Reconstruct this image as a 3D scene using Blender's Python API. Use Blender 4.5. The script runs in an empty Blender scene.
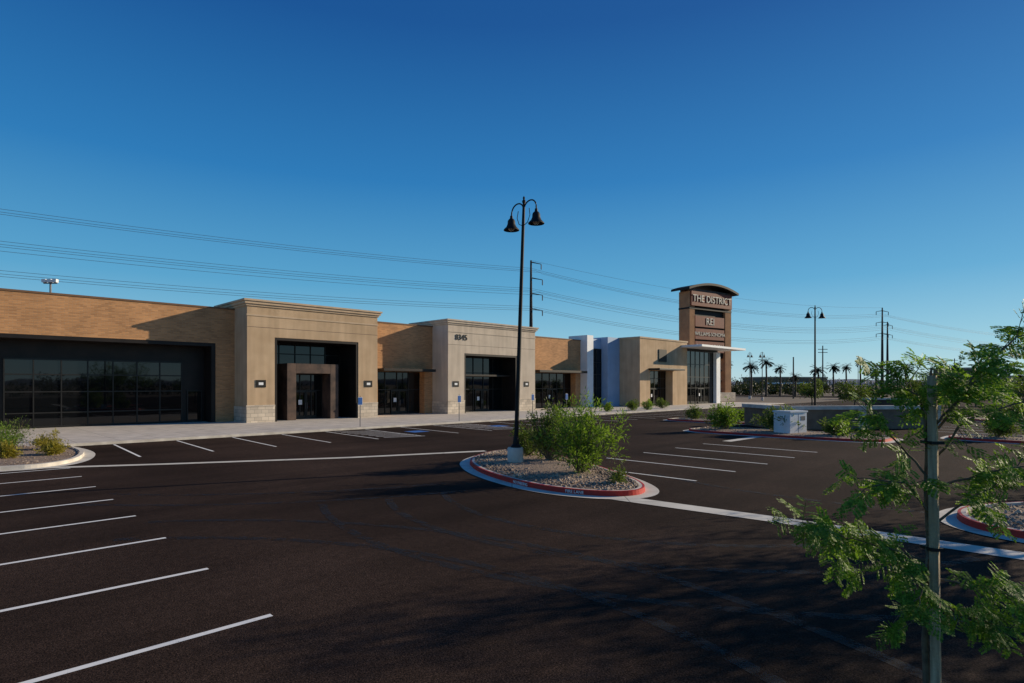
import bpy, bmesh, math, random
from mathutils import Vector, Matrix, noise
random.seed(7)
R=random.Random(11)
S2=math.sqrt(2)
def sn(s,n): return ((s-n)/S2,(s+n)/S2)   # site grid (along / away from the shop fronts) -> world XY

# ------------------------------------------------------------------ materials
def newmat(name):
    m=bpy.data.materials.new(name); m.use_nodes=True
    nt=m.node_tree; nt.nodes.clear()
    out=nt.nodes.new('ShaderNodeOutputMaterial'); b=nt.nodes.new('ShaderNodeBsdfPrincipled')
    nt.links.new(b.outputs[0],out.inputs[0])
    return m,nt,b,out
def mat(name,c1,c2=None,rough=.8,scale=3,metal=0,bump=0,bscale=40,detail=6,spec=.3,lo=.35,hi=.65,stretch=(1,1,1)):
    m,nt,b,out=newmat(name); N=nt.nodes; L=nt.links
    b.inputs['Roughness'].default_value=rough; b.inputs['Metallic'].default_value=metal
    b.inputs['Specular IOR Level'].default_value=spec
    tc=N.new('ShaderNodeTexCoord')
    if c2 is None: c2=tuple(x*.8 for x in c1)
    mp=N.new('ShaderNodeMapping'); mp.inputs['Scale'].default_value=stretch
    L.new(tc.outputs['Object'],mp.inputs[0])
    n=N.new('ShaderNodeTexNoise'); n.inputs['Scale'].default_value=scale; n.inputs['Detail'].default_value=detail
    L.new(mp.outputs[0],n.inputs['Vector'])
    r=N.new('ShaderNodeValToRGB'); r.color_ramp.elements[0].position=lo; r.color_ramp.elements[1].position=hi
    r.color_ramp.elements[0].color=(*c1,1); r.color_ramp.elements[1].color=(*c2,1)
    L.new(n.outputs['Fac'],r.inputs[0]); L.new(r.outputs[0],b.inputs['Base Color'])
    if bump:
        n2=N.new('ShaderNodeTexNoise'); n2.inputs['Scale'].default_value=bscale; n2.inputs['Detail'].default_value=4
        L.new(tc.outputs['Object'],n2.inputs['Vector'])
        bp=N.new('ShaderNodeBump'); bp.inputs['Strength'].default_value=bump; bp.inputs['Distance'].default_value=.02
        L.new(n2.outputs['Fac'],bp.inputs['Height']); L.new(bp.outputs[0],b.inputs['Normal'])
    return m
def stucco_mat(name,c1,c2):
    """sand-finish stucco: blotches, faint rain streaks under the cornice, fine grain"""
    m,nt,b,out=newmat(name); N=nt.nodes; L=nt.links
    tc=N.new('ShaderNodeTexCoord')
    def no(sc,st,det=7):
        mp=N.new('ShaderNodeMapping'); mp.inputs['Scale'].default_value=st; L.new(tc.outputs['Object'],mp.inputs[0])
        n=N.new('ShaderNodeTexNoise'); n.inputs['Scale'].default_value=sc; n.inputs['Detail'].default_value=det; L.new(mp.outputs[0],n.inputs['Vector']); return n.outputs['Fac']
    r=N.new('ShaderNodeValToRGB'); r.color_ramp.elements[0].position=.35; r.color_ramp.elements[1].position=.65
    r.color_ramp.elements[0].color=(*c1,1); r.color_ramp.elements[1].color=(*c2,1); L.new(no(.7,(1,1,1)),r.inputs[0])
    mr=N.new('ShaderNodeMapRange'); mr.inputs['From Min'].default_value=.3; mr.inputs['From Max'].default_value=.7; mr.inputs['To Min'].default_value=.86; mr.inputs['To Max'].default_value=1.08
    L.new(no(2.2,(1,1,.08)),mr.inputs[0])
    sc=N.new('ShaderNodeVectorMath'); sc.operation='SCALE'; L.new(r.outputs[0],sc.inputs[0]); L.new(mr.outputs[0],sc.inputs['Scale']); L.new(sc.outputs[0],b.inputs['Base Color'])
    b.inputs['Roughness'].default_value=.95; b.inputs['Specular IOR Level'].default_value=.2
    bp=N.new('ShaderNodeBump'); bp.inputs['Strength'].default_value=.4; bp.inputs['Distance'].default_value=.02
    L.new(no(55,(1,1,1),4),bp.inputs['Height']); L.new(bp.outputs[0],b.inputs['Normal'])
    return m
def asphalt_mat():
    m,nt,b,out=newmat('asphalt'); N=nt.nodes; L=nt.links
    tc=N.new('ShaderNodeTexCoord')
    def no(sc,det=5,st=(1,1,1),rot=0):
        mp=N.new('ShaderNodeMapping'); mp.inputs['Scale'].default_value=st; mp.inputs['Rotation'].default_value=(0,0,rot)
        L.new(tc.outputs['Object'],mp.inputs[0])
        n=N.new('ShaderNodeTexNoise'); n.inputs['Scale'].default_value=sc; n.inputs['Detail'].default_value=det
        L.new(mp.outputs[0],n.inputs['Vector']); return n.outputs['Fac']
    def mul(a,bb,lo,hi):
        mr=N.new('ShaderNodeMapRange'); mr.inputs['From Min'].default_value=.3; mr.inputs['From Max'].default_value=.7
        mr.inputs['To Min'].default_value=lo; mr.inputs['To Max'].default_value=hi
        L.new(a,mr.inputs['Value'])
        if bb is None: return mr.outputs[0]
        mm=N.new('ShaderNodeMath'); mm.operation='MULTIPLY'; L.new(mr.outputs[0],mm.inputs[0]); L.new(bb,mm.inputs[1]); return mm.outputs[0]
    f=mul(no(.12,4),None,.6,1.4)
    f=mul(no(.9,6,(.12,1,1),math.radians(-20)),f,.78,1.22)
    f=mul(no(.35,5,(1,.06,1)),f,.84,1.16)
    f=mul(no(45,2),f,.3,1.9)
    f=mul(no(130,1),f,.5,1.5)
    f=mul(no(8,5),f,.8,1.2)
    mx=N.new('ShaderNodeVectorMath'); mx.operation='SCALE'; mx.inputs[0].default_value=(.036,.0228,.0172)
    L.new(f,mx.inputs['Scale']); L.new(mx.outputs[0],b.inputs['Base Color'])
    b.inputs['Roughness'].default_value=.95; b.inputs['Specular IOR Level'].default_value=.05
    n2=N.new('ShaderNodeTexNoise'); n2.inputs['Scale'].default_value=70; n2.inputs['Detail'].default_value=3
    L.new(tc.outputs['Object'],n2.inputs['Vector'])
    bp=N.new('ShaderNodeBump'); bp.inputs['Strength'].default_value=.6; bp.inputs['Distance'].default_value=.012
    L.new(n2.outputs['Fac'],bp.inputs['Height']); L.new(bp.outputs[0],b.inputs['Normal'])
    return m
def worn(name,c,cut=.36,tr=.0,scale=14):
    m,nt,b,out=newmat(name); N=nt.nodes; L=nt.links
    b.inputs['Base Color'].default_value=(*c,1); b.inputs['Roughness'].default_value=.7
    tc=N.new('ShaderNodeTexCoord'); n=N.new('ShaderNodeTexNoise'); n.inputs['Scale'].default_value=scale; n.inputs['Detail'].default_value=8; n.inputs['Roughness'].default_value=.7
    L.new(tc.outputs['Object'],n.inputs['Vector'])
    mr=N.new('ShaderNodeMapRange'); mr.inputs['From Min'].default_value=cut-.05; mr.inputs['From Max'].default_value=cut+.05; mr.inputs['To Max'].default_value=1-tr
    L.new(n.outputs['Fac'],mr.inputs[0])
    t=N.new('ShaderNodeBsdfTransparent'); mx=N.new('ShaderNodeMixShader')
    L.new(mr.outputs[0],mx.inputs[0]); L.new(t.outputs[0],mx.inputs[1]); L.new(b.outputs[0],mx.inputs[2]); L.new(mx.outputs[0],out.inputs[0])
    return m
def brick_mat(name,c1,c2,mort,w=.4,h=.1):
    m,nt,b,out=newmat(name); N=nt.nodes; L=nt.links
    tc=N.new('ShaderNodeTexCoord'); sx=N.new('ShaderNodeSeparateXYZ'); L.new(tc.outputs['Object'],sx.inputs[0])
    ad=N.new('ShaderNodeMath'); L.new(sx.outputs[0],ad.inputs[0]); L.new(sx.outputs[1],ad.inputs[1])
    cb=N.new('ShaderNodeCombineXYZ'); L.new(ad.outputs[0],cb.inputs[0]); L.new(sx.outputs[2],cb.inputs[1])
    br=N.new('ShaderNodeTexBrick'); L.new(cb.outputs[0],br.inputs['Vector'])
    br.inputs['Color1'].default_value=(*c1,1); br.inputs['Color2'].default_value=(*c2,1); br.inputs['Mortar'].default_value=(*mort,1)
    br.inputs['Scale'].default_value=1; br.inputs['Brick Width'].default_value=w; br.inputs['Row Height'].default_value=h
    br.inputs['Mortar Size'].default_value=.012; br.inputs['Bias'].default_value=-.1
    n=N.new('ShaderNodeTexNoise'); n.inputs['Scale'].default_value=.7; n.inputs['Detail'].default_value=8; L.new(tc.outputs['Object'],n.inputs['Vector'])
    mr=N.new('ShaderNodeMapRange'); mr.inputs['To Min'].default_value=.65; mr.inputs['To Max'].default_value=1.35; L.new(n.outputs['Fac'],mr.inputs[0])
    sc=N.new('ShaderNodeVectorMath'); sc.operation='SCALE'; L.new(br.outputs[0],sc.inputs[0]); L.new(mr.outputs[0],sc.inputs['Scale'])
    L.new(sc.outputs[0],b.inputs['Base Color']); b.inputs['Roughness'].default_value=.9
    bp=N.new('ShaderNodeBump'); bp.inputs['Strength'].default_value=.4; bp.inputs['Distance'].default_value=.01; bp.invert=True
    L.new(br.outputs['Fac'],bp.inputs['Height']); L.new(bp.outputs[0],b.inputs['Normal'])
    return m
def concrete_slab_mat(name,c,joint=1.8):
    m,nt,b,out=newmat(name); N=nt.nodes; L=nt.links
    tc=N.new('ShaderNodeTexCoord')
    br=N.new('ShaderNodeTexBrick'); L.new(tc.outputs['Object'],br.inputs['Vector']); br.offset=0
    d=tuple(x*.93 for x in c)
    br.inputs['Color1'].default_value=(*c,1); br.inputs['Color2'].default_value=(*d,1); br.inputs['Mortar'].default_value=(*[x*.45 for x in c],1)
    br.inputs['Scale'].default_value=1; br.inputs['Brick Width'].default_value=joint; br.inputs['Row Height'].default_value=joint; br.inputs['Mortar Size'].default_value=.015
    n=N.new('ShaderNodeTexNoise'); n.inputs['Scale'].default_value=1.3; n.inputs['Detail'].default_value=9; L.new(tc.outputs['Object'],n.inputs['Vector'])
    mr=N.new('ShaderNodeMapRange'); mr.inputs['To Min'].default_value=.6; mr.inputs['To Max'].default_value=1.3; L.new(n.outputs['Fac'],mr.inputs[0])
    sc=N.new('ShaderNodeVectorMath'); sc.operation='SCALE'; L.new(br.outputs[0],sc.inputs[0]); L.new(mr.outputs[0],sc.inputs['Scale'])
    L.new(sc.outputs[0],b.inputs['Base Color']); b.inputs['Roughness'].default_value=.85
    return m
def leaf_mat(name,ca,cb,trans=.35):
    m,nt,b,out=newmat(name); N=nt.nodes; L=nt.links
    g=N.new('ShaderNodeNewGeometry'); r=N.new('ShaderNodeValToRGB')
    r.color_ramp.elements[0].color=(*ca,1); r.color_ramp.elements[1].color=(*cb,1)
    L.new(g.outputs['Random Per Island'],r.inputs[0]); L.new(r.outputs[0],b.inputs['Base Color'])
    b.inputs['Roughness'].default_value=.55; b.inputs['Specular IOR Level'].default_value=.2
    t=N.new('ShaderNodeBsdfTranslucent'); sc=N.new('ShaderNodeVectorMath'); sc.operation='MULTIPLY'; sc.inputs[1].default_value=(1.5,1.5,.6)
    L.new(r.outputs[0],sc.inputs[0]); L.new(sc.outputs[0],t.inputs[0])
    mx=N.new('ShaderNodeMixShader'); mx.inputs[0].default_value=trans
    L.new(b.outputs[0],mx.inputs[1]); L.new(t.outputs[0],mx.inputs[2]); L.new(mx.outputs[0],out.inputs[0])
    return m
def glass_mat():
    m,nt,b,out=newmat('dark_glass'); N=nt.nodes; L=nt.links
    b.inputs['Base Color'].default_value=(.004,.005,.006,1); b.inputs['Roughness'].default_value=.02; b.inputs['Specular IOR Level'].default_value=.5
    tc=N.new('ShaderNodeTexCoord'); n=N.new('ShaderNodeTexNoise'); n.inputs['Scale'].default_value=.5; L.new(tc.outputs['Object'],n.inputs['Vector'])
    bp=N.new('ShaderNodeBump'); bp.inputs['Strength'].default_value=.05; bp.inputs['Distance'].default_value=.05
    L.new(n.outputs['Fac'],bp.inputs['Height']); L.new(bp.outputs[0],b.inputs['Normal'])
    return m
M={}
M['asphalt']=asphalt_mat()
M['ground']=mat('desert_ground',(.22,.16,.11),(.13,.10,.075),rough=.95,scale=.02)
M['paint']=worn('white_paint',(.90,.88,.83),cut=.33,scale=11)
M['paintblue']=worn('blue_paint',(.03,.16,.5),cut=.3)
M['red']=mat('red_curb_paint',(.60,.03,.018),(.40,.035,.025),rough=.6,scale=5,lo=.3,hi=.75)
M['concrete']=mat('concrete',(.72,.66,.57),(.50,.45,.39),rough=.85,scale=1.5,bump=.2)
M['walk']=concrete_slab_mat('sidewalk_concrete',(.64,.58,.51))
M['gutter']=concrete_slab_mat('gutter_concrete',(.72,.67,.58),3)
M['brick']=brick_mat('tan_brick',(.55,.275,.115),(.37,.18,.075),(.40,.26,.15))
M['stone']=brick_mat('split_stone',(.66,.56,.44),(.46,.39,.31),(.28,.24,.2),.55,.28)
M['stucco']=stucco_mat('tan_stucco',(.55,.40,.26),(.47,.335,.21))
M['stuccoL']=stucco_mat('cream_stucco',(.60,.51,.41),(.53,.445,.355))
M['trim']=mat('cornice_stucco',(.56,.42,.29),(.48,.36,.24),rough=.9,scale=1.5)
M['cap']=mat('metal_coping',(.20,.11,.06),rough=.6,scale=1)
M['bronze']=mat('dark_bronze_metal',(.020,.014,.011),(.011,.008,.007),rough=.5,scale=1.2,spec=.3)
M['rust']=mat('oxidised_steel_panel',(.12,.075,.055),(.045,.03,.025),rough=.6,scale=1.3)
M['glass']=glass_mat()
M['mull']=mat('mullion_aluminium',(.03,.028,.026),rough=.4,metal=.3,scale=2)
M['bluegrey']=mat('blue_grey_panel',(.30,.42,.60),(.27,.38,.55),rough=.5,scale=1)
M['white']=mat('white_metal',(.80,.81,.82),(.74,.75,.76),rough=.5,scale=2)
M['roof']=mat('roof_membrane',(.35,.34,.32),rough=.9)
M['black']=mat('black_powder_coat',(.010,.010,.010),(.016,.015,.014),rough=.6,scale=5,spec=.25)
M['lamp']=mat('lamp_lens',(.6,.6,.55),rough=.3)
M['wood']=mat('weathered_wood',(.20,.14,.09),(.12,.085,.06),rough=.9,scale=5,stretch=(8,8,1),bump=.4)
M['stakew']=mat('tree_stake_wood',(.55,.42,.27),(.30,.22,.14),rough=.9,scale=4,stretch=(8,8,.6),bump=.4)
M['bark']=mat('bark',(.20,.15,.10),(.11,.085,.06),rough=.95,scale=9,bump=.5)
M['gravel']=mat('gravel_bed',(.42,.31,.23),(.15,.11,.085),rough=.95,scale=16,bump=1,bscale=18)
M['rock']=mat('gravel_stone',(.50,.38,.28),(.22,.17,.14),rough=.95,scale=.8)
M['leaf']=leaf_mat('mesquite_leaf',(.07,.135,.022),(.21,.32,.055),.45)
M['leaff']=leaf_mat('mesquite_leaflet',(.075,.165,.022),(.28,.43,.075),.5)
M['leafb']=leaf_mat('shrub_leaf',(.05,.09,.02),(.16,.215,.05),.35)
M['leafy']=leaf_mat('dry_shrub_leaf',(.22,.19,.03),(.36,.31,.05),.3)
M['leafd']=leaf_mat('distant_leaf',(.018,.028,.012),(.055,.065,.025),.2)
M['palmleaf']=leaf_mat('palm_frond',(.015,.025,.012),(.03,.042,.02),.1)
M['steel']=mat('galvanised_steel',(.16,.16,.17),(.12,.12,.13),rough=.5,metal=.4)
M['polebrown']=mat('weathering_steel_pole',(.05,.04,.035),rough=.8)
M['hill']=mat('hazed_far_hill',(.20,.24,.30),(.15,.19,.25),rough=1,scale=.002)  # distance haze is painted in as a bluish base colour
M['signred']=mat('sign_red_panel',(.25,.055,.028),(.17,.04,.022),rough=.6)
M['signtan']=mat('sign_stone',(.42,.22,.11),(.30,.16,.085),rough=.9,scale=.8)
M['letter']=mat('sign_letter',(.85,.78,.64),rough=.6)
M['postsign']=mat('blue_sign',(.03,.12,.4),rough=.4)
M['wallbrown']=mat('brown_block_wall',(.24,.17,.115),(.17,.12,.085),rough=.9,scale=2)
M['tyre']=worn('tyre_mark',(.008,.006,.005),cut=.46,tr=.5,scale=2.5)

# ------------------------------------------------------------------ builder
def tube_geo(pts,rads,seg=8):
    V=[];F=[]; pts=[Vector(p) for p in pts]
    for i,p in enumerate(pts):
        t=(pts[min(i+1,len(pts)-1)]-pts[max(i-1,0)])
        if t.length<1e-6: t=Vector((0,0,1))
        t.normalize()
        a=t.cross(Vector((0,0,1))) if abs(t.z)<.95 else t.cross(Vector((0,1,0)))
        a.normalize(); b=t.cross(a)
        for k in range(seg):
            an=2*math.pi*k/seg; V.append(p+(a*math.cos(an)+b*math.sin(an))*rads[i])
    for i in range(len(pts)-1):
        for k in range(seg):
            k2=(k+1)%seg; F.append((i*seg+k,i*seg+k2,(i+1)*seg+k2,(i+1)*seg+k))
    F.append(tuple(range(seg-1,-1,-1))); F.append(tuple(range((len(pts)-1)*seg,len(pts)*seg)))
    return V,F
class B:
    def __init__(s,name,loc=(0,0,0),rot=0): s.name=name; s.loc=loc; s.rot=rot; s.p={}; s.smooth=set(); s.texts=[]; s.bev={}
    def geo(s,part,m,V,F,smooth=False):
        d=s.p.setdefault(part,[[],[],m]); o=len(d[0]); d[0].extend([tuple(v) for v in V]); d[1].extend([tuple(i+o for i in f) for f in F])
        if smooth: s.smooth.add(part)
    def box(s,part,m,x0,x1,y0,y1,z0,z1):
        V=[(x,y,z) for z in (z0,z1) for y in (y0,y1) for x in (x0,x1)]
        s.geo(part,m,V,[(0,2,3,1),(4,5,7,6),(0,1,5,4),(2,6,7,3),(0,4,6,2),(1,3,7,5)])
    def tube(s,part,m,pts,rads,seg=8):
        if not isinstance(rads,(list,tuple)): rads=[rads]*len(pts)
        V,F=tube_geo(pts,rads,seg); s.geo(part,m,V,F,True)
    def lathe(s,part,m,prof,c=(0,0,0),seg=20):
        V=[];F=[]
        for r,z in prof:
            for k in range(seg):
                a=2*math.pi*k/seg; V.append((c[0]+r*math.cos(a),c[1]+r*math.sin(a),c[2]+z))
        for i in range(len(prof)-1):
            for k in range(seg):
                k2=(k+1)%seg; F.append((i*seg+k,i*seg+k2,(i+1)*seg+k2,(i+1)*seg+k))
        s.geo(part,m,V,F,True)
    def text(s,part,m,st,size,loc,ext=.03,rot=(math.pi/2,0,0)): s.texts.append((part,m,st,size,loc,ext,rot))
    def done(s):
        def mk(n,d):
            me=bpy.data.meshes.new(n); me.from_pydata(d[0],[],d[1]); me.materials.append(M[d[2]]); me.update()
            ob=bpy.data.objects.new(n,me); bpy.context.collection.objects.link(ob)
            return ob
        single=len(s.p)==1 and not s.texts
        if single:
            k=list(s.p)[0]; ob=mk(s.name,s.p[k]); ob.location=s.loc; ob.rotation_euler=(0,0,s.rot)
            if k in s.smooth: sm(ob)
            return ob
        e=bpy.data.objects.new(s.name,None); bpy.context.collection.objects.link(e); e.location=s.loc; e.rotation_euler=(0,0,s.rot)
        for k,d in s.p.items():
            ob=mk(k,d); ob.parent=e
            if k in s.smooth: sm(ob)
            if k in s.bev:
                md=ob.modifiers.new('bevel','BEVEL'); md.width=s.bev[k]; md.segments=2
        for part,m,st,size,loc,ext,rot in s.texts:
            c=bpy.data.curves.new(part,'FONT'); c.body=st; c.size=size; c.extrude=ext; c.align_x='CENTER'; c.align_y='CENTER'
            c.materials.append(M[m]); o=bpy.data.objects.new(part,c); bpy.context.collection.objects.link(o); o.location=loc; o.rotation_euler=rot; o.parent=e
        return e
def sm(ob):
    for p in ob.data.polygons: p.use_smooth=True
    try: ob.data.set_sharp_from_angle(angle=math.radians(40))
    except Exception: pass
def sheet(name,m,pts,z):
    b=B(name); b.geo('s',m,[(x,y,z) for x,y in pts],[tuple(range(len(pts)))]); return b.done()

# ------------------------------------------------------------------ ground
sheet('ground','ground',[(-7000,-7000),(7000,-7000),(7000,7000),(-7000,7000)],0)
lot=B('parking_lot',rot=math.pi/4)
lot.geo('a','asphalt',[(-90,-70,.02),(175,-70,.02),(175,35.3,.02),(-90,35.3,.02)],[(0,1,2,3)]); lot.done()
road=B('road',rot=math.pi/4)
road.geo('a','asphalt',[(150,40,.016),(176,40,.016),(176,400,.016),(150,400,.016)],[(0,1,2,3)]); road.done()
sw=B('sidewalk',rot=math.pi/4)
sw.box('slab','walk',-90,96,35.5,75,0,.15); sw.box('curb','concrete',-90,96,35.3,35.498,0,.155); sw.done()

ZL=.026
mk=B('parking_marking',rot=math.pi/4)
def line(b,p,q,w=.1,z=ZL,part='paint_lines',m='paint'):
    p=Vector(p);q=Vector(q);d=(q-p).normalized();t=Vector((-d.y,d.x))*w/2
    n=max(1,int((q-p).length/1.0)); V=[];F=[]
    for i in range(n+1):
        c=p+(q-p)*i/n; V+= [(c.x-t.x,c.y-t.y,z),(c.x+t.x,c.y+t.y,z)]
    for i in range(n): F.append((2*i,2*i+2,2*i+3,2*i+1))
    b.geo(part,m,V,F)
# foreground stalls
for i in range(8): line(mk,(-2.2,7.6+2.65*i),(3.2+.08*i,7.6+2.65*i))
# stalls along the shop fronts
s=6.7
while s<100:
    line(mk,(s+.1,35.0),(s-.3,28.2)); s+=2.85
for a in (18.1+.3,26.9):
    for j in range(8): line(mk,(a+.1,34.4-.8*j),(a+2.4,33.6-.8*j),.12,ZL+.0015,'hatching')
for a in (22.4,29.6):
    line(mk,(a-.6,31),(a+.6,31),1.2,ZL+.0015,'accessible_symbol_field','paintblue')
# stalls right of the planted island
for j in range(5):
    a=17+2.75*j
    line(mk,(a,14.3),(a,8.9))
for j in range(9):
    a=46+2.75*j; line(mk,(a,8),(a,2))
mk.done()
# concrete valley gutters
vg=B('concrete_gutter')
def strip(b,pts,w,z,part='strip',m='gutter'):
    V=[];F=[];pts=[Vector(p) for p in pts]
    for i,p in enumerate(pts):
        d=(pts[min(i+1,len(pts)-1)]-pts[max(0,i-1)]).normalized();t=Vector((-d.y,d.x))*w/2
        V+=[(p.x-t.x,p.y-t.y,z),(p.x+t.x,p.y+t.y,z)]
    for i in range(len(pts)-1): F.append((2*i,2*i+2,2*i+3,2*i+1))
    b.geo(part,m,V,F)
strip(vg,[(-17.4,21.0),(-13,22.2),(-6.6,24.2),(-1.2,26.6)],.42,.03)
strip(vg,[(2.6,15.7),(6,12.9),(8.6,10.5),(11.5,8.0),(20,0)],.6,.03)
strip(vg,[sn(30,14),sn(34.5,14)],.5,.03)
vg.done()
tm=B('tyre_marks')
for (cx,cy,r,a0,a1) in ((4.6,17.5,6.6,190,300),(4.6,17.5,8.1,195,295),(5.6,18.5,11,200,290),(-9,30,14,262,300),(-9,30,15.4,262,300),(16,24,12,200,245),(-6,2,9.5,20,100),(-6,2,11,20,100)):
    P=[(cx+r*math.cos(math.radians(a0+(a1-a0)*i/24)),cy+r*math.sin(math.radians(a0+(a1-a0)*i/24))) for i in range(25)]
    strip(tm,P,.2,.0235+.0002*(len(tm.p.get('marks',[[]])[0])//50),'marks','tyre')
tm.done()

# ------------------------------------------------------------------ islands
def chaikin(P,n=3):
    for _ in range(n):
        Q=[]
        for i in range(len(P)):
            a=Vector(P[i]);b=Vector(P[(i+1)%len(P)]); Q+=[a*.75+b*.25,a*.25+b*.75]
        P=Q
    return P
def offs(P,d):
    n=len(P);o=[]
    for i in range(n):
        t=(P[(i+1)%n]-P[i-1]).normalized(); o.append(P[i]+Vector((t.y,-t.x))*d)
    return o
def inside(P,x,y):
    c=False;n=len(P);j=n-1
    for i in range(n):
        if (P[i].y>y)!=(P[j].y>y) and x<(P[j].x-P[i].x)*(y-P[i].y)/(P[j].y-P[i].y)+P[i].x: c=not c
        j=i
    return c
def island(pts,red=True,name='planted_island',stones=900,gut=.38,texts=()):
    P=chaikin([Vector(p) for p in pts])
    area=sum(P[i-1].x*P[i].y-P[i].x*P[i-1].y for i in range(len(P)))
    if area<0: P=P[::-1]
    b=B(name); n=len(P)
    rings=[(offs(P,gut),.034),(P,.035),(offs(P,-.02),.165),(offs(P,-.17),.172),(offs(P,-.18),.12)]
    mats=[('gutter_pan','gutter'),('curb_face','red' if red else 'concrete'),('curb_top','concrete'),('curb_inner','concrete')]
    for r in range(4):
        A,za=rings[r];C,zc=rings[r+1]; V=[(v.x,v.y,za) for v in A]+[(v.x,v.y,zc) for v in C]
        b.geo(mats[r][0],mats[r][1],V,[(i,(i+1)%n,n+(i+1)%n,n+i) for i in range(n)])
    if red:   # the paint laps on to the outer strip of the kerb top
        A=offs(P,-.018);C=offs(P,-.075); V=[(v.x,v.y,.1685) for v in A]+[(v.x,v.y,.173) for v in C]
        b.geo('painted_edge','red',V,[(i,(i+1)%n,n+(i+1)%n,n+i) for i in range(n)])
    G=offs(P,-.18); c=sum(G,Vector((0,0)))/n
    V=[(v.x,v.y,.12) for v in G]+[(c.x+(v.x-c.x)*.55,c.y+(v.y-c.y)*.55,.19) for v in G]+[(c.x,c.y,.21)]
    F=[(i,(i+1)%n,n+(i+1)%n,n+i) for i in range(n)]+[(n+i,n+(i+1)%n,2*n) for i in range(n)]
    b.geo('gravel_bed','gravel',V,F)
    xs=[v.x for v in G];ys=[v.y for v in G];k=0;t=0
    SV=[];SF=[]
    while k<stones and t<stones*6:
        t+=1;x=R.uniform(min(xs),max(xs));y=R.uniform(min(ys),max(ys))
        if not inside(G,x,y): continue
        k+=1; r=R.uniform(.02,.055)*(2 if R.random()<.03 else 1); o=len(SV)
        for dx,dy,dz in ((1,0,0),(0,1,0),(-1,0,0),(0,-1,0),(0,0,.8),(0,0,-.8)):
            SV.append((x+dx*r*R.uniform(.7,1.3),y+dy*r*R.uniform(.7,1.3),.165+dz*r*R.uniform(.7,1.2)+.02))
        for f in ((0,1,4),(1,2,4),(2,3,4),(3,0,4),(1,0,5),(2,1,5),(3,2,5),(0,3,5)): SF.append(tuple(o+i for i in f))
    b.geo('gravel_stones','rock',SV,SF)
    for (x,y,dx,dy,st) in texts:
        l=math.hypot(dx,dy); nx,ny=dy/l,-dx/l
        b.text('curb_lettering','paint',st,.12,(x+nx*.012,y+ny*.012,.095),.004,(math.pi/2,0,math.atan2(dy,dx)))
    return b.done()
island([(-1.75,23.2),(-1.35,20.6),(-.4,18.4),(.9,16.5),(2.5,15.6),(3.6,15.9),(3.9,17.3),(3.3,20),(2.2,23.3),(.9,25.6),(-.6,26.2)],stones=2400,
       texts=((.25,17.45,1.3,-1.9,'NO PARKING'),(1.7,16.05,1.6,-.9,'FIRE LANE')))
island([(-17.9,20.4),(-16.7,21.2),(-16.9,23.2),(-19.2,26.6),(-24,30),(-30,28),(-30,17),(-24,16)],red=False,stones=1600)
island([(9.4,12.4),(10.0,11.0),(12,9.6),(15,8),(18,9),(19,13),(17.5,15.6),(13.4,14.6),(10.5,14)],stones=1800)
def isn(a,b,c,d): return [sn(a,c),sn((a+b)/2,c-.1),sn(b,c),sn(b+.3,(c+d)/2),sn(b,d),sn((a+b)/2,d+.1),sn(a,d),sn(a-.3,(c+d)/2)]
island(isn(34.5,38.5,8,19),stones=900)
island(isn(39.5,43,-6,6),stones=700)
island(isn(62,65,2,14),stones=300)
island(isn(44,47,14.5,26),stones=500)
island(isn(70,74,-12,0),stones=300)
island(isn(54,57.5,-22,-6),stones=300)

# ------------------------------------------------------------------ shop building
W=B('retail_building',rot=math.pi/4)
Z0=.15
def wall_with_opening(part,m,s0,s1,n0,dep,H,a,b,top):
    W.box(part,m,s0,a,n0,n0+dep,Z0,H); W.box(part,m,b,s1,n0,n0+dep,Z0,H); W.box(part,m,a,b,n0,n0+dep,top,H)
def storefront(a,b,n,zt,step=1.5,door=None,bars=(2.55,)):
    W.box('glazing','glass',a,b,n,n+.02,Z0,zt)
    k=max(1,round((b-a)/step)); w=.035
    for i in range(k+1):
        x=a+(b-a)*i/k; W.box('mullions','mull',x-w,x+w,n-.07,n-.002,Z0,zt)
    for z in list(bars)+[zt-.05,Z0+.1]:
        for i in range(k):
            x0=a+(b-a)*i/k+w; x1=a+(b-a)*(i+1)/k-w; W.box('mullions','mull',x0,x1,n-.065,n-.004,z-.04,z+.04)
    if door:
        d0=door
        for q in (d0,d0+.97):
            W.box('doors','mull',q,q+.09,n-.11,n-.075,Z0,2.5);W.box('doors','mull',q+.84,q+.93,n-.11,n-.075,Z0,2.5)
            W.box('doors','mull',q+.09,q+.84,n-.11,n-.075,2.38,2.5);W.box('doors','mull',q+.09,q+.84,n-.11,n-.075,Z0,Z0+.28)
        W.box('door_notices','white',d0+.3,d0+.62,n-.085,n-.078,1.35,1.75)
        W.tube('door_handles','steel',[(d0+.88,n-.17,1.0),(d0+.88,n-.17,1.5)],.02,6);W.tube('door_handles','steel',[(d0+1.03,n-.17,1.0),(d0+1.03,n-.17,1.5)],.02,6)
def coping(s0,s1,n0,n1,H): W.box('coping','cap',s0,s1,n0-.06,n1,H,H+.12)
NM=48
# left brick unit
wall_with_opening('brick_walls','brick',-22,17.3,NM,1.9,8.85,-1,15.9,6.2); coping(-22,17.3,NM,NM+.5,8.85)
W.box('recess_lining','bronze',-.998,15.6,NM+.02,NM+1.89,5.95,6.198); W.box('recess_lining','bronze',15.6,15.898,NM+.02,NM+1.89,Z0,6.198); W.box('recess_lining','bronze',-1+.002,-.7,NM+.02,NM+1.89,Z0,5.95)
W.box('recess_back','bronze',-.7,15.6,NM+1.7,NM+1.88,Z0,5.95)
storefront(3.7,14.0,NM+1.65,4.75,1.47,None,(1.15,2.55,3.7)); storefront(14.4,15.4,NM+1.65,2.6,1,None,())
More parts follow.
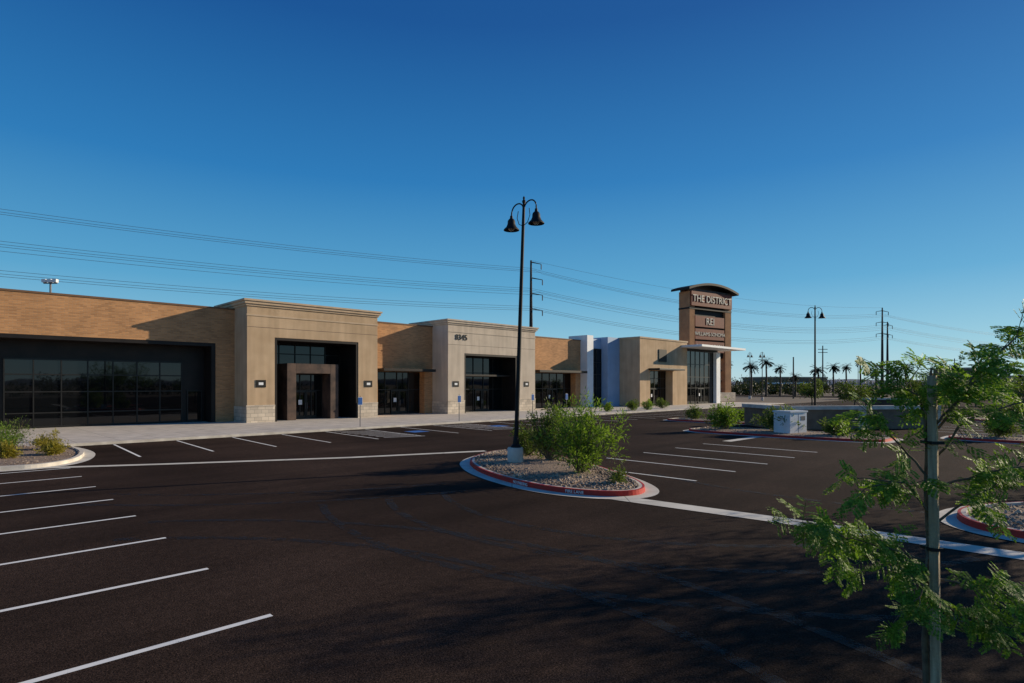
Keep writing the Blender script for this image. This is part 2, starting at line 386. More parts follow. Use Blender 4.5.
# portal A
NA=45.5
wall_with_opening('tan_portals','stucco',17.3,28.6,NA,3.0,9.0,19.4,26.7,6.7)
W.box('tan_portals','stucco',17.3,28.6,NA+3.0,NA+6,6.5,9.0)
for (s0,s1,top,mm,part) in ((17.3,28.6,9.0,'trim','cornice'),(36.6,49.2,9.0,'stuccoL','cream_cornice')):
    W.box(part,mm,s0-.1,s1+.1,NA-.10,NA+6,top,top+.16); W.box(part,mm,s0-.22,s1+.22,NA-.22,NA+6.1,top+.16,top+.36); W.box(part,mm,s0-.32,s1+.32,NA-.32,NA+6.2,top+.36,top+.5)
    W.box(part,mm,s0-.05,s1+.05,NA-.05,NA+.0-.003,top-.75,top-.62)
for a,b in ((17.3,19.4),(26.7,28.6),(36.6,38.7),(46.3,49.2)):
    W.box('stone_bases','stone',a-.06,b+.0,NA-.06,NA-.002,Z0,1.35); W.box('stone_bases','stone',a-.09,b+.0,NA-.1,NA-.002,1.35,1.47)
    if a in(17.3,36.6): W.box('stone_bases','stone',a-.06,a-.002,NA,NM-.01,Z0,1.35)
W.box('recess_lining','bronze',19.402,26.698,NA+.03,NA+2.98,6.5,6.698)
W.box('recess_lining','bronze',19.402,19.6,NA+.03,NA+2.98,Z0,6.5);W.box('recess_lining','bronze',26.5,26.698,NA+.03,NA+2.98,Z0,6.5)
storefront(19.6,26.5,NA+2.9,6.5,1.4,None,(2.55,4.6,5.6))
f0,f1,ft=20.7,25.2,4.75
W.box('entry_frame','rust',f0,f0+.75,NA+.7,NA+2.7,Z0,ft);W.box('entry_frame','rust',f1-.75,f1,NA+.7,NA+2.7,Z0,ft);W.box('entry_frame','rust',f0+.75,f1-.75,NA+.7,NA+2.7,ft-.8,ft)
storefront(f0+.76,f1-.76,NA+2.2,ft-.82,1.0,22.0,(2.55,))
# brick unit 2
wall_with_opening('brick_walls','brick',28.6,36.6,NM,1.2,8.85,30.2,35.6,4.3); coping(28.6,36.6,NM,NM+.5,8.85)
storefront(30.2,35.6,NM+.9,4.3,1.35,32.2,(2.55,))
W.box('awnings','bronze',29.9,35.9,NM-1.5,NM-.01,4.3,4.55)
# portal B (cream)
wall_with_opening('cream_portal','stuccoL',36.6,49.2,NA,3.0,9.0,38.7,46.3,6.2)
W.box('cream_portal','stuccoL',36.6,49.2,NA+3.0,NA+6,6.3,9.0)
W.box('recess_lining','bronze',38.702,46.298,NA+.03,NA+2.98,6.0,6.198);W.box('recess_lining','bronze',38.702,38.9,NA+.03,NA+2.98,Z0,6.0);W.box('recess_lining','bronze',46.1,46.298,NA+.03,NA+2.98,Z0,6.0)
storefront(38.9,46.1,NA+2.2,6.0,1.44,42.0,(2.55,4.3))
W.box('awnings','bronze',38.9,46.1,NA+.9,NA+2.15,3.9,4.1)
# brick unit 3
wall_with_opening('brick_walls','brick',49.2,60.6,NM,1.2,8.75,51.4,59.6,4.5); coping(49.2,60.6,NM,NM+.5,8.75)
storefront(51.4,59.6,NM+.9,4.5,1.4,55,(2.55,))
W.box('awnings','bronze',51.0,60.0,NM-1.6,NM-.01,4.5,4.78)
# blue-grey panel bay
W.box('white_fins','white',60.61,61.9,46.9,50,Z0,9.45)
storefront(61.91,64.1,47.3,7.8,1.0,None,(2.6,4.4,6.0)); W.box('blue_panels','bluegrey',61.91,64.1,47.33,50,7.81,9.1)
W.box('blue_panels','bluegrey',64.11,66.79,46.2,50,Z0,9.35)
# tan corner block
NC=43
wall_with_opening('corner_block','stucco',66.8,79.3,NC,2.0,9.2,69.3,75.2,5.0); W.box('corner_block','stucco',66.8,79.3,NC+2,60,.2,9.19)
W.box('cornice','trim',66.7,79.4,NC-.1,60.1,9.2,9.4)
storefront(69.3,75.2,NC+1.2,5.0,1.45,71,(2.55,3.9)); W.box('awnings','white',68.9,75.6,NC-1.7,NC-.01,5.0,5.25)
W.box('wall_sign','black',71.4,73.4,NC-.12,NC-.01,6.2,7.9)
# glass corner with thin white roof plate
storefront(79.4,88.0,NC+.3,8.1,1.43,83,(2.55,4.2,6.1)); W.box('corner_block','stuccoL',79.301,90.2,NC+.4,58,.2,8.1)
W.box('white_fins','white',88.02,89.3,NC-.3,NC+.39,Z0,8.1); W.box('roof_plate','white',77.6,92,NC-3.2,58.4,8.45,8.75); W.box('recess_lining','bronze',79.6,90,NC+.5,58,8.1,8.45)
# bodies and roof
W.box('body','brick',-22,-.01,NM+1.9,75,Z0,8.2);W.box('body','brick',0,66.5,NM+2.0,75,Z0,8.2);W.box('body','brick',66.81,90,60.01,75,Z0,8.0)
W.box('roof_units','steel',30,33,58,61,8.2,9.6)
for a,z in ((17.95,3.1),(27.3,3.1),(29.1,3.4),(37.2,3.1),(47.4,3.1)):
    n=NA if not (28.6<a<36.6) else NM
    W.box('letting_boards','black',a,a+.75,n-.05,n-.004,z-.28,z+.28); W.box('board_notices','white',a+.2,a+.55,n-.056,n-.051,z-.1,z+.1)
# stucco control joints
for a,b,z0,z1 in ((17.31,28.59,7.4,7.43),(36.61,49.19,7.0,7.03)):
    W.box('control_joints','rust',a,b,NA-.004,NA-.001,z0,z1)
W.text('street_number','black','8345',.8,(38.3,NA-.03,7.75))
W.bev={'awnings':.02,'entry_frame':.02}
W.done()

# ------------------------------------------------------------------ pylon sign
T=B('pylon_sign',loc=(36.1,110,0),rot=math.radians(34))
T.box('pillars','signtan',-6,-4.6,-1.2,1.2,0,19.9); T.box('pillars','signtan',4.2,6,-1.2,1.2,0,19.9)
T.box('back_panel','black',-4.6,4.2,-.7,.7,8,19.9)
T.box('header','signred',-5.8,5.8,-1.5,-1.205,17.3,19.9)
for i,z in enumerate((14.6,12.3,10.0)):
    T.box('tenant_panels','signred',-4.35,3.95,-1.15,-.71,z-.98,z+.98)
V=[];F=[];n=16
for i in range(n+1):
    x=-7.1+14.2*i/n; z=20.0+1.2*(1-((x)/7.1)**2)
    V+=[(x,-2.1,z),(x,2.1,z),(x,2.1,z+.4),(x,-2.1,z+.4)]
for i in range(n):
    o=4*i
    for k in range(4): F.append((o+k,o+(k+1)%4,o+4+(k+1)%4,o+4+k))
F+=[(0,1,2,3),(4*n+3,4*n+2,4*n+1,4*n)]
T.geo('curved_cap','black',V,F)
T.box('crown','rust',-5.8,5.8,-1.1,1.1,19.9,20.4)
T.box('bands','black',-6.05,6.05,-1.25,1.25,16.7,17.0); T.box('plinth','stone',-6.6,6.6,-1.7,1.7,0,1.6)
for z in (3.5,5.5): T.box('cross_beams','rust',-4.6,4.2,-.4,.4,z,z+.35)
T.text('district_lettering','letter','THE DISTRICT',1.75,(0,-1.56,18.6),.05)
T.text('tenant_lettering','letter','REI',1.8,(-.2,-1.2,14.6)); T.text('tenant_lettering_2','letter','WILLIAMS-SONOMA',.95,(-.2,-1.2,12.3)); T.text('tenant_lettering_3','letter','POTTERY BARN',1.1,(-.2,-1.2,10.0))
T.done()

# ------------------------------------------------------------------ lamps
def street_lamp(x,y,h=9.8,yaw=0,lean=0):
    b=B('street_lamp',loc=(x,y,.02),rot=yaw)
    b.lathe('concrete_footing','concrete',[(0,0),(.29,0),(.29,.02),(.29,.66),(.26,.7),(0,.7)],seg=24)
    cl,sl=math.cos(-yaw),math.sin(-yaw)
    def P(z,dx=0): return (lean*cl*z/h+dx,lean*sl*z/h,z)
    b.lathe('pole_base','black',[(0,.7),(.19,.7),(.19,.76),(.12,.82),(.1,1.05),(.085,1.1)],c=(lean*.08*cl,lean*.08*sl,0))
    b.tube('pole','black',[P(.7),P(3),P(6),P(h-.9),P(h-.1)],[.085,.08,.07,.06,.05],12)
    b.lathe('finial','black',[(0,0),(.06,.02),(.07,.08),(.03,.14),(.045,.2),(0,.28)],c=P(h-.12))
    for sg in (-1,1):
        pts=[]
        for i in range(15):
            a=math.pi*i/14; pts.append(P(h-.45+.38*math.sin(a)**.8,sg*(.32-.32*math.cos(a))))
        pts=[P(h-1.3,0),P(h-.9,sg*.015)]+pts
        b.tube('arms','black',pts,.026,8)
        b.tube('scroll','black',[P(h-.95,0),P(h-.85,sg*.22),P(h-.6,sg*.33),P(h-.35,sg*.28)],.014,6)
        c=P(h-.5,sg*.64)
        b.lathe('bell_shades','black',[(0,.06),(.05,.05),(.06,-.05),(.10,-.08),(.14,-.14),(.15,-.26),(.19,-.36),(.29,-.46),(.295,-.49),(.27,-.48),(.14,-.36),(.02,-.3)],c=c)
        b.lathe('lamp_lenses','lamp',[(0,-.52),(.08,-.5),(.13,-.44),(.13,-.38)],c=c)
    return b.done()
street_lamp(.12,21.6,9.75,math.radians(-46),.32)
street_lamp(26.4,51.4,9.8,.1)
street_lamp(50,124,9.8,.6); street_lamp(47.5,112,9.2,.6); street_lamp(88,150,9.8,.2)
fl=B('flood_light_mast',loc=(-47.4,60.6,0))
fl.tube('mast','steel',[(0,0,0),(0,0,13.6)],[.14,.09]); fl.box('crossbar','steel',-.7,.7,-.05,.05,13.4,13.5)
for x in (-.55,.0,.55): fl.box('flood_heads','white',x-.2,x+.2,-.25,.1,13.52,13.85)
fl.done()
for s_ in (21.2,30,38.5,43.2):
    x,y=sn(s_,35.9); b=B('parking_sign',loc=(x,y,.15),rot=math.pi/4)
    b.tube('post','steel',[(0,0,0),(0,0,2.1)],.03,6); b.box('plate','postsign',-.15,.15,-.04,-.032,1.5,2.0); b.box('plate_border','white',-.17,.17,-.031,-.026,1.48,2.02); b.done()

# ------------------------------------------------------------------ power line
def pylon(x,y,h,arms,rot=0,name='transmission_pole'):
    b=B(name,loc=(x,y,0),rot=rot)
    b.tube('shaft','polebrown',[(0,0,0),(0,0,h*.5),(0,0,h)],[.75,.55,.28],10)
    for z,w0,w1 in arms:
        b.tube('arms','polebrown',[(w0,0,z),(0,0,z+.5),(w1,0,z)],[.1,.2,.1],6)
        for w in (w0,w1):
            if abs(w)>.5: b.lathe('insulators','steel',[(.0,0),(.16,-.1),(.16,-1.6),(0,-1.7)],c=(w,0,z),seg=6)
    return b.done()
pylon(5.8,180,41,[(40,-.2,3.2),(35.2,-.2,3.6),(30.5,-.2,3.6),(25.8,-.2,3.6)],.2)
pylon(182,290,41,[(39,-3.5,3.5),(33.5,-3.5,3.5),(28,-3.5,3.5)],.2)
pylon(196,308,36,[(34,-3,3),(29,-3,3)],.2)
pylon(-215,45,50,[(46,-3,3),(40,-3,3),(34,-3,3)],.5)
pylon(430,420,41,[(39,-3.5,3.5),(33.5,-3.5,3.5),(28,-3.5,3.5)],.2)
pw=B('power_lines')
def wire(a,c,sag,r=.035):
    a=Vector(a);c=Vector(c);P=[]
    for i in range(41):
        t=i/40; p=a.lerp(c,t); p.z-=4*sag*t*(1-t); P.append(p)
    pw.tube('wires','steel',P,r,4)
nodes=[(-215,45),(5.8,180),(182,290),(430,420)]
lev=[[45.5,39,33],[38.6,32.5,27],[38,32.5,27],[38,32.5,27]]
for i in range(3):
    for l in range(3):
        for j,(dx,dz) in enumerate(((0,0),(1.6,-.9),(3.0,-1.6),(3.6,-2.6))[:(4 if l==1 else 3)]):
            wire((nodes[i][0]+dx,nodes[i][1],lev[i][l]+dz),(nodes[i+1][0]+dx,nodes[i+1][1],lev[i+1][l]+dz*.8),4.5 if i==0 else 5.5)
wire((5.8,180,41),(182,290,41),4,.03)
pw.done()
def upole(x,y,h,cross):
    b=B('utility_pole',loc=(x,y,0)); b.tube('post','wood',[(0,0,0),(0,0,h)],[.2,.13],8)
    for z in cross: b.box('crossarms','wood',-1.2,1.2,-.06,.06,z,z+.15)
    if not cross: b.lathe('cap','steel',[(0,.2),(.16,.1),(.16,0)],c=(0,0,h))
    b.done()
upole(79,150,13,[12,11.2]); upole(62,130,9,[]); upole(150,200,12,[11.3])

# ------------------------------------------------------------------ vegetation
def leafquads(V,F,c,d,n,l,w):
    """one pointed leaf"""
    d=d.normalized(); t=d.cross(n)
    if t.length<1e-4: t=d.cross(Vector((1,.3,.2)))
    t.normalize(); o=len(V)
    V+= [c,c+d*l*.5+t*w*.5,c+d*l,c+d*l*.5-t*w*.5]; F.append((o,o+1,o+2,o+3))
def rv(rr): 
    while True:
        v=Vector((rr.uniform(-1,1),rr.uniform(-1,1),rr.uniform(-1,1)))
        if .05<v.length<1: return v.normalized()
def shrub(name,x,y,z,rad,h,leaves,seed,lm='leafb',ll=.12,lw=.04,stems=14,spread=1.0,droop=.15,clump=1.0):
    rr=random.Random(seed); b=B(name,loc=(x,y,z)); LV=[];LF=[]
    tips=[]
    for i in range(stems):
        a=rr.uniform(0,2*math.pi); sp=rr.uniform(.15,1)*spread; L=h*rr.uniform(.55,1.08)
        p=Vector((0,0,0)); P=[p.copy()]; n=6
        for k in range(1,n+1):
            t=k/n; p=Vector((math.cos(a)*rad*sp*t**.8,math.sin(a)*rad*sp*t**.8,L*(1-.45*sp*sp)*(t-droop*t*t*sp)*1.1))+rv(rr)*.05*h*t
            P.append(p)
        b.tube('stems','bark',P,[.03*(1-.85*k/n)*h/2 for k in range(n+1)],5)
        for k in range(2,n+1): tips.append((P[k],(P[k]-P[k-1]).normalized()))
        for q in range(3):
            k=rr.randint(2,n-1); e=P[k]+(rv(rr)+Vector((0,0,.3)))*rad*.4; b.tube('stems','bark',[P[k],(P[k]+e)/2+rv(rr)*.03,e],[.012*h/2,.009*h/2,.004],4)
            tips.append((e,(e-P[k]).normalized())); tips.append(((e+P[k])/2,(e-P[k]).normalized()))
    per=leaves//len(tips)
    for c,d in tips:
        cr=rr.uniform(.10,.26)*rad*clump
        for q in range(int(per*rr.uniform(.2,1.8))):
            o=rv(rr)*cr*rr.random()**.5; cc=c+o; cc.z=max(.03,cc.z)
            dd=(o.normalized()*.7+d*.6+rv(rr)*.6+Vector((0,0,.15)))
            leafquads(LV,LF,cc,dd,rv(rr),ll*rr.uniform(.6,1.3),lw*rr.uniform(.7,1.3))
    b.geo('leaves',lm,LV,LF); return b.done()
def tree(name,x,y,h,rad,leaves,seed,lm='leaf',ll=.14,lw=.05,trunk=.09,base=.35):
    rr=random.Random(seed); b=B(name,loc=(x,y,.15)); LV=[];LF=[];tips=[]
    th=h*base; top=Vector((rr.uniform(-.1,.1),rr.uniform(-.1,.1),th))
    b.tube('trunk','bark',[(0,0,-.2),top*.5+Vector((.05,0,0)),top],[trunk,trunk*.85,trunk*.7],8)
    for i in range(9):
        a=2*math.pi*i/9+rr.uniform(-.3,.3); el=rr.uniform(.25,1.3); p=top.copy();P=[p.copy()]
        d=Vector((math.cos(a)*math.cos(el),math.sin(a)*math.cos(el),math.sin(el)))
        L=(rad*math.cos(el)+(h-th)*math.sin(el))*rr.uniform(.75,1)
        for k in range(6):
            d=(d+rv(rr)*.18).normalized(); p=p+d*L/6; P.append(p.copy())
        b.tube('limbs','bark',P,[trunk*.6*(1-.85*k/6) for k in range(7)],6)
        for k in range(2,7):
            tips.append(P[k])
            for q in range(3):
                e=P[k]+rv(rr)*rad*.35; b.tube('limbs','bark',[P[k],(P[k]+e)/2+rv(rr)*.04,e],[trunk*.15,trunk*.1,.004],4); tips.append(e)
    per=leaves/len(tips)
    for c in tips:
        cr=rr.uniform(.1,.24)*rad
        for q in range(int(per*rr.uniform(.3,1.7))):
            o=rv(rr)*cr*rr.random()**.5; leafquads(LV,LF,c+o,(o.normalized()+rv(rr)*.7),rv(rr),ll*rr.uniform(.6,1.3),lw*rr.uniform(.7,1.3))
    b.geo('leaves',lm,LV,LF); return b.done()
# central island planting
shrub('mesquite_shrub',2.2,19.0,.15,1.4,2.35,5600,1,'leaf',.15,.032,17,1.0)
shrub('mesquite_shrub',1.4,22.2,.15,1.2,2.2,6000,2,'leafb',.12,.04,16,.9)
shrub('desert_shrub',.6,23.6,.15,.85,1.5,3500,3,'leafb',.1,.035)
shrub('desert_shrub',3.1,17.1,.12,.4,.45,800,4,'leafb',.08,.03)
for i,(x,y,r,h,lm) in enumerate(((-20.6,23.6,.8,1.3,'leaf'),(-19.4,22.6,.45,.5,'leafy'),(-18.8,24.2,.5,.5,'leafy'),(-22,25.5,1.1,1.4,'leafb'),(-20.4,26.0,.6,.7,'leafy'))):
    shrub('desert_shrub',x,y,.15,r,h,2200,20+i,lm,.1,.03)
def sh(s_,n_,r,h,cnt,seed,lm='leafb'):
    x,y=sn(s_,n_); shrub('desert_shrub',x,y,.15,r,h,cnt,seed,lm,.16,.06,14)
sh(36.5,17,1.3,1.5,3500,31,'leaf'); sh(36.6,13.8,1.3,1.4,4000,32,'leafb'); sh(36.4,10.4,.9,.7,2000,33)
sh(41.2,4,1.0,1.1,2000,34); sh(41.3,0,.9,1.0,2000,35,'leaf'); sh(41.2,-4,1.0,1.2,2000,36)
sh(45.5,24,.9,1.0,1800,37); sh(45.5,20,.8,.9,1500,38,'leaf'); sh(63.5,11,1.2,1.4,2000,39); sh(63.5,5,1.2,1.4,2000,40)
sh(52,37.5,.7,.9,1500,41,'leaf'); sh(56,37,1.0,1.2,1800,42); sh(59,37,.8,1.1,1500,43,'leaf'); sh(64,38,1.0,1.1,1500,44); sh(72,-4,1.4,1.5,2000,45);sh(72,-9,1.4,1.6,2000,46)
sh(56,-10,1.3,1.6,2000,47); sh(56,-15,1.4,1.8,2000,48,'leaf')
for i,(s_,n_) in enumerate(((92,30),(98,26),(104,20),(85,14),(96,6),(88,-8),(110,-2),(120,-14),(76,-22),(96,-24),(104,-38),(100,12),(112,8),(106,-16),(90,-34))):
    x,y=sn(s_,n_); tree('desert_tree',x,y,R.uniform(2.6,3.8),R.uniform(1.4,2.2),2200,60+i,'leafb',.3,.12,.1)
# off to the right: the trees whose shadows cross the lot
tree('mesquite_tree',15.4,12.9,6.0,2.0,4200,81,'leaf',.16,.05,base=.42)
tree('mesquite_tree',17.4,14.4,6.2,2.1,4200,82,'leaf',.16,.05,base=.45)
tree('mesquite_tree',25,19,5.0,2.3,5000,83,'leaf',.18,.06)
tree('mesquite_tree',16.5,10.6,6.0,1.9,4200,84,'leaf',.16,.05,base=.45)

# palms
def palm_mesh(seed):
    rr=random.Random(seed); V=[];F=[]
    for i in range(34):
        a=rr.uniform(0,2*math.pi); el=rr.uniform(-.9,1.2); L=rr.uniform(1.5,2.1); p=Vector((0,0,0)); d=Vector((math.cos(a)*math.cos(el),math.sin(a)*math.cos(el),math.sin(el)))
        for k in range(6):
            q=p+d*L/6; sd=d.cross(Vector((0,0,1))).normalized()
            for j in range(3):
                for sg in(-1,1): leafquads(V,F,p.lerp(q,j/3),d*.6+sd*sg-Vector((0,0,.3)),Vector((0,0,1)),.6*(1-.1*k),.16)
            p=q; d=(d+Vector((0,0,-.22))).normalized()
    me=bpy.data.meshes.new('fronds'); me.from_pydata([tuple(v) for v in V],[],F); me.materials.append(M['palmleaf']); return me
PM=[palm_mesh(i) for i in range(3)]
def palm(x,y,h,i):
    e=bpy.data.objects.new('palm_tree',None); bpy.context.collection.objects.link(e); e.location=(x,y,0)
    Vt,Ft=tube_geo([(0,0,0),(.1,0,h*.5),(0,0,h)],[.3,.22,.2],7)
    me=bpy.data.meshes.new('trunk'); me.from_pydata([tuple(v) for v in Vt],[],Ft); me.materials.append(M['polebrown'])
    o=bpy.data.objects.new('trunk',me); bpy.context.collection.objects.link(o); o.parent=e
    o=bpy.data.objects.new('crown',PM[i%3]); bpy.context.collection.objects.link(o); o.parent=e; o.location=(0,0,h); o.rotation_euler=(0,0,i*1.3); k=1.0+.12*((i*7)%4-1); o.scale=(k,k,k)
for i,(x,y,h) in enumerate(((62.2,170,9),(60.8,150,7.8),(64.6,150,8.8),(72.7,160,7.6),(72,150,5.2),(83,160,7),(89.8,165,8),(93.4,165,8),(94.4,160,9.2),(92.5,150,6.5),(111,170,6.2),(133,160,6.5),(129,150,5.3),(61.8,190,7.2),(100,150,7.6),(106,165,7.4),(120,160,8))):
    palm(x,y,h,i)

# distant tree belt (single mass)
def belt(name,segs,seed,ll=1.1):
    rr=random.Random(seed); b=B(name); V=[];F=[]
    for (x0,y0,x1,y1,h0,h1,cnt) in segs:
        for c in range(cnt):
            t=rr.random(); cx=x0+(x1-x0)*t+rr.uniform(-6,6); cy=y0+(y1-y0)*t+rr.uniform(-6,6); h=rr.uniform(h0,h1); r=h*rr.uniform(.4,.7)
            for q in range(130):
                o=rv(rr)*rr.random()**.4; p=Vector((cx+o.x*r,cy+o.y*r,max(.2,h*.52+o.z*h*.5)))
                leafquads(V,F,p,o+rv(rr)*.6,rv(rr),ll*rr.uniform(.6,1.3),ll*.55)
    b.geo('m','leafd',V,F); return b.done()
belt('distant_trees',[(40,175,280,215,1.8,4.2,160),(150,190,330,150,2,5,90),(80,230,380,260,3,6.5,90),(70,120,160,100,1.0,2.4,70),(88,128,170,120,1.8,4.2,50)],5,.7)
belt('tree_belt',[(20,-90,110,-50,2.5,6.5,50),(-60,-80,20,-90,3,7,36),(110,-50,140,-10,3,5,24)],6,.8)
def farbox(x,y,w,d,h,rot,m):
    b=B('distant_shop',loc=(x,y,0),rot=rot); b.box('walls',m,-w/2,w/2,-d/2,d/2,0,h); b.box('parapet','trim',-w/2-.2,w/2+.2,-d/2-.2,d/2+.2,h,h+.5)
    k=int(w//4)
    for i in range(k): b.box('windows','glass',-w/2+1+i*4,-w/2+3.8+i*4,-d/2-.06,-d/2-.01,.4,3.2)
    b.box('fascia','white',-w/2+.5,w/2-.5,-d/2-.12,-d/2-.01,3.5,4.2); b.done()
farbox(157,205,13,12,8.4,.3,'wallbrown'); farbox(196,225,24,14,5.5,.2,'wallbrown'); farbox(255,290,40,20,7,.1,'wallbrown'); farbox(120,260,30,16,6,.2,'wallbrown')
# hills
hb=B('hills'); V=[];F=[];n=160
for i in range(n+1):
    a=math.radians(-80+200*i/n); rx=5200*math.cos(a); ry=5200*math.sin(a)
    z=max(0,10+90*(noise.noise(Vector((i*.06,0,3)))+.35)+20*noise.noise(Vector((i*.35,1,0))))
    V+=[(rx,ry,-5),(rx*1.02,ry*1.02,z*.6),(rx*1.06,ry*1.06,z)]
for i in range(n):
    for k in range(2): F.append((3*i+k,3*i+3+k,3*i+4+k,3*i+1+k))
hb.geo('h','hill',V,F,True); hb.done()

b=B('utility_cabinet',loc=(16.5,35,.02),rot=.5)
b.box('pad','concrete',-.95,.95,-.75,.75,0,.12); b.box('body','white',-.75,.75,-.55,.55,.12,1.38); b.box('lid','white',-.8,.8,-.6,.6,1.38,1.47); b.box('door_seam','black',-.008,.008,-.556,-.551,.2,1.3); b.box('louvres','steel',.2,.6,-.56,-.551,.9,1.15); b.done()
b=B('screen_wall',loc=(23.6,40,.0),rot=.12)
b.box('wall','wallbrown',-5.6,5.6,-.15,.15,0,1.35); b.box('cap','concrete',-5.8,5.8,-.28,.28,1.35,1.6)
for x in (-5.5,0,5.5): b.box('piers','stone',x-.3,x+.3,-.26,.26,0,1.349)
b.box('side_wall','wallbrown',-5.6,-5.3,.15,5,0,1.35); b.box('cap','concrete',-5.75,-5.15,.28,5.1,1.35,1.6); b.done()
b=B('monument_sign',loc=(30.5,48,0),rot=-.1)
b.box('base','stone',-1.8,1.8,-.35,.35,0,.6); b.box('panel','rust',-1.6,1.6,-.2,.2,.6,1.8); b.box('cap','concrete',-1.75,1.75,-.3,.3,1.8,1.95); b.done()

# ------------------------------------------------------------------ foreground tree and its stake
bx,by=3.57,5.0
ft=B('mesquite_tree',loc=(bx,by,0)); rr=random.Random(99)
LV=[];LF=[];
V,F=tube_geo([(.03,0,-.1),(.01,0,1.5),(-.01,0,3.08)],[.048,.047,.045],4); ft.geo('stake','stakew',V,F)
for z in (1.6,2.5): ft.box('tree_ties','black',-.05,.06,-.05,.09,z,z+.025)
ft.tube('trunk','bark',[(.02,.09,0),(-.01,.085,.8),(.03,.08,1.5),(.0,.085,2.1),(.01,.07,2.8),(.02,.05,3.15)],[.03,.027,.024,.02,.015,.009],8)
def frond(p,d,L):
    """bipinnate leaf: rachis, pinnae, small leaflets"""
    d=d.normalized(); P=[p.copy()]; n=4
    for k in range(n):
        d=(d+Vector((0,0,-.10))).normalized(); p=p+d*L/n; P.append(p.copy())
    ft.tube('twigs','leaff',P,[.0025]*len(P),3)
    up=(Vector((.3,-.6,.9))+rv(rr)*.6).normalized()
    for k in range(1,n+1):
        side=d.cross(up).normalized()
        for sg in (-1,1):
            pd=(d*.55+side*sg+rv(rr)*.2+Vector((0,0,-.15))).normalized(); pl=rr.uniform(.07,.115); q=P[k].copy(); m=8
            sd=pd.cross(up).normalized()
            for j in range(m):
                q=q+pd*pl/m; pd=(pd+Vector((0,0,-.03))).normalized()
                for s2 in(-1,1): leafquads(LV,LF,q,pd*.5+sd*s2,up+rv(rr)*.4,.031*rr.uniform(.8,1.25)*(1-.3*abs(j-4)/5),.0155)
def branch(pts,dy,r0=.012,dens=1.0,sub=True):
    P=[]; n=len(pts)
    C=[Vector((x,.05+dy*(i/(n-1)),z)) for i,(x,z) in enumerate(pts)]
    for i in range(n-1):
        for k in range(5): P.append(C[i].lerp(C[i+1],k/5)+(rv(rr)*.014 if (i or k) else Vector()))
    P.append(C[-1]); N=len(P)
    ft.tube('branches','bark',P,[r0*(1-.8*i/N) for i in range(N)],6)
    for i in range(1,N):
        d=(P[i]-P[i-1]).normalized()
        if i/N>.22:
            for q in range(2 if rr.random()<.9*dens else 1):
                frond(P[i],d*.6+rv(rr)*.9,rr.uniform(.12,.22))
        if sub and i%2==0 and i/N>.2:
            e=P[i]+(d*.5+rv(rr)).normalized()*rr.uniform(.15,.34); mid=(P[i]+e)/2+rv(rr)*.03
            ft.tube('branches','bark',[P[i],mid,e],[.005,.004,.002],4)
            for t in (.4,.7,1.0):
                frond(P[i].lerp(e,t),(e-P[i]).normalized()*.7+rv(rr)*.8,rr.uniform(.11,.2))
branch([(.0,1.5),(-.35,1.6),(-.75,1.72),(-1.22,1.86)],-.1)
branch([(.0,1.4),(-.3,1.42),(-.62,1.55)],.4,dens=.6)
branch([(.0,1.9),(-.3,2.2),(-.6,2.2)],-.3,dens=.5)
branch([(.0,2.2),(-.22,2.55),(-.42,2.72)],.3)
branch([(.0,2.4),(-.05,2.9),(-.2,3.05)],.1)
branch([(.0,2.5),(.3,3.05),(.62,3.4),(.95,3.52)],-.2)
branch([(.0,2.7),(.2,3.1),(.55,3.05)],.5)
branch([(.0,2.1),(.45,2.3),(.95,2.35)],-.3)
branch([(.0,1.8),(.5,2.0),(1.0,2.2),(1.4,2.5)],.5)
branch([(.0,1.35),(.45,1.28),(.95,1.15)],-.2)
branch([(.0,1.2),(.3,1.0),(.62,.88)],.1)
branch([(.0,2.3),(.4,2.7),(1.0,2.85),(1.3,2.9)],.3)
branch([(.0,1.7),(-.15,1.35),(-.3,1.2)],-.3,dens=.5)
branch([(.0,2.6),(.05,2.85),(.1,3.05)],-.4)
ft.geo('leaves','leaff',LV,LF)
ft.done()

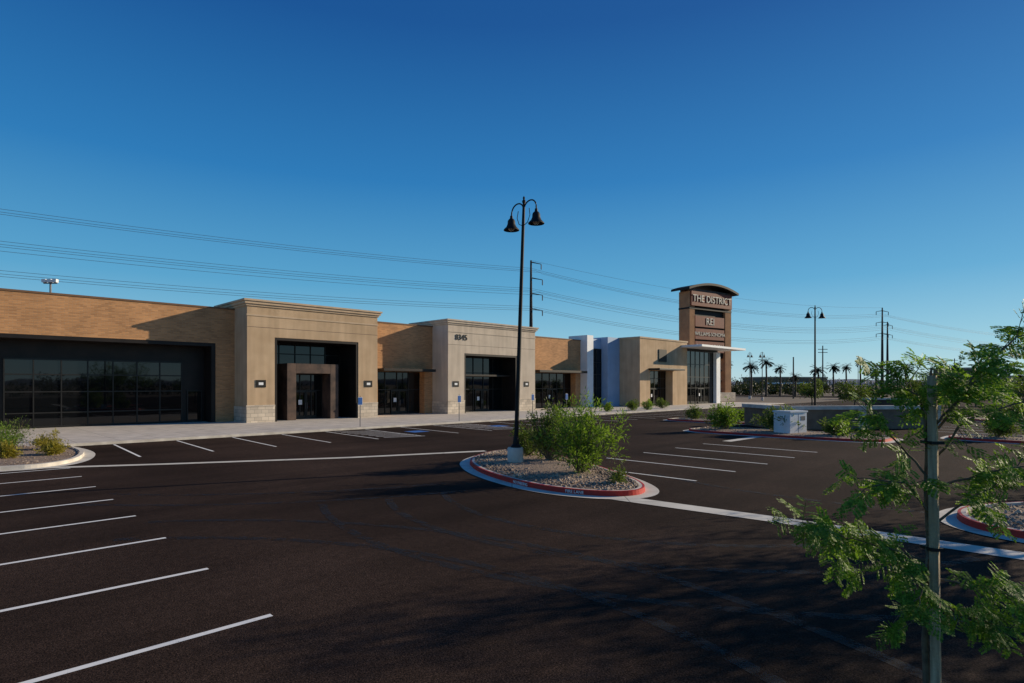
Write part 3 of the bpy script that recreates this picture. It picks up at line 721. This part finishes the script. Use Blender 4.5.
# ------------------------------------------------------------------ light, sky, camera
AZ=22;EL=18
sd=Vector((math.cos(math.radians(AZ))*math.cos(math.radians(EL)),math.sin(math.radians(AZ))*math.cos(math.radians(EL)),math.sin(math.radians(EL))))
ld=bpy.data.lights.new('sun','SUN'); ld.energy=5; ld.angle=math.radians(.5); ld.color=(1,.85,.63)
lo=bpy.data.objects.new('sun',ld); bpy.context.collection.objects.link(lo); lo.rotation_euler=sd.to_track_quat('Z','Y').to_euler()
w=bpy.data.worlds.new('World'); bpy.context.scene.world=w; w.use_nodes=True
nt=w.node_tree; nt.nodes.clear(); N=nt.nodes; L=nt.links
o=N.new('ShaderNodeOutputWorld'); bg=N.new('ShaderNodeBackground'); sk=N.new('ShaderNodeTexSky')
sk.sky_type='NISHITA'; sk.sun_disc=False; sk.sun_elevation=math.radians(EL); sk.sun_rotation=math.radians(90-AZ); sk.air_density=1.0; sk.dust_density=.2; sk.ozone_density=3
# clear desert air: blend the physical sky with a deep blue altitude gradient
tc=N.new('ShaderNodeTexCoord'); sx=N.new('ShaderNodeSeparateXYZ'); L.new(tc.outputs['Generated'],sx.inputs[0])
rp=N.new('ShaderNodeValToRGB'); cr=rp.color_ramp
cols=[(0,(.46,.69,.78)),(.06,(.27,.57,.73)),(.16,(.09,.38,.64)),(.32,(.014,.20,.51)),(.52,(.001,.085,.32)),(1,(.0005,.03,.14))]
cr.elements[0].position=0; cr.elements[0].color=(*cols[0][1],1); cr.elements[1].position=1; cr.elements[1].color=(*cols[-1][1],1)
for p,c in cols[1:-1]:
    e=cr.elements.new(p); e.color=(*c,1)
L.new(sx.outputs[2],rp.inputs[0])
sc=N.new('ShaderNodeVectorMath'); sc.operation='SCALE'; sc.inputs['Scale'].default_value=10; L.new(rp.outputs[0],sc.inputs[0])
mx=N.new('ShaderNodeMix'); mx.data_type='RGBA'; mx.inputs[0].default_value=.84
L.new(sk.outputs[0],mx.inputs[6]); L.new(sc.outputs[0],mx.inputs[7])
L.new(mx.outputs[2],bg.inputs[0]); bg.inputs[1].default_value=.1; L.new(bg.outputs[0],o.inputs[0])
cd=bpy.data.cameras.new('camera'); cd.lens=590*36/1024; cd.sensor_width=36; cd.shift_y=43.5/1024; cd.clip_end=20000; cd.clip_start=.05
co=bpy.data.objects.new('camera',cd); bpy.context.collection.objects.link(co); co.location=(0,0,3.0); co.rotation_euler=(math.pi/2,0,0)
bpy.context.scene.camera=co
bpy.context.scene.view_settings.view_transform='Standard'; bpy.context.scene.view_settings.look='None'; bpy.context.scene.view_settings.exposure=0
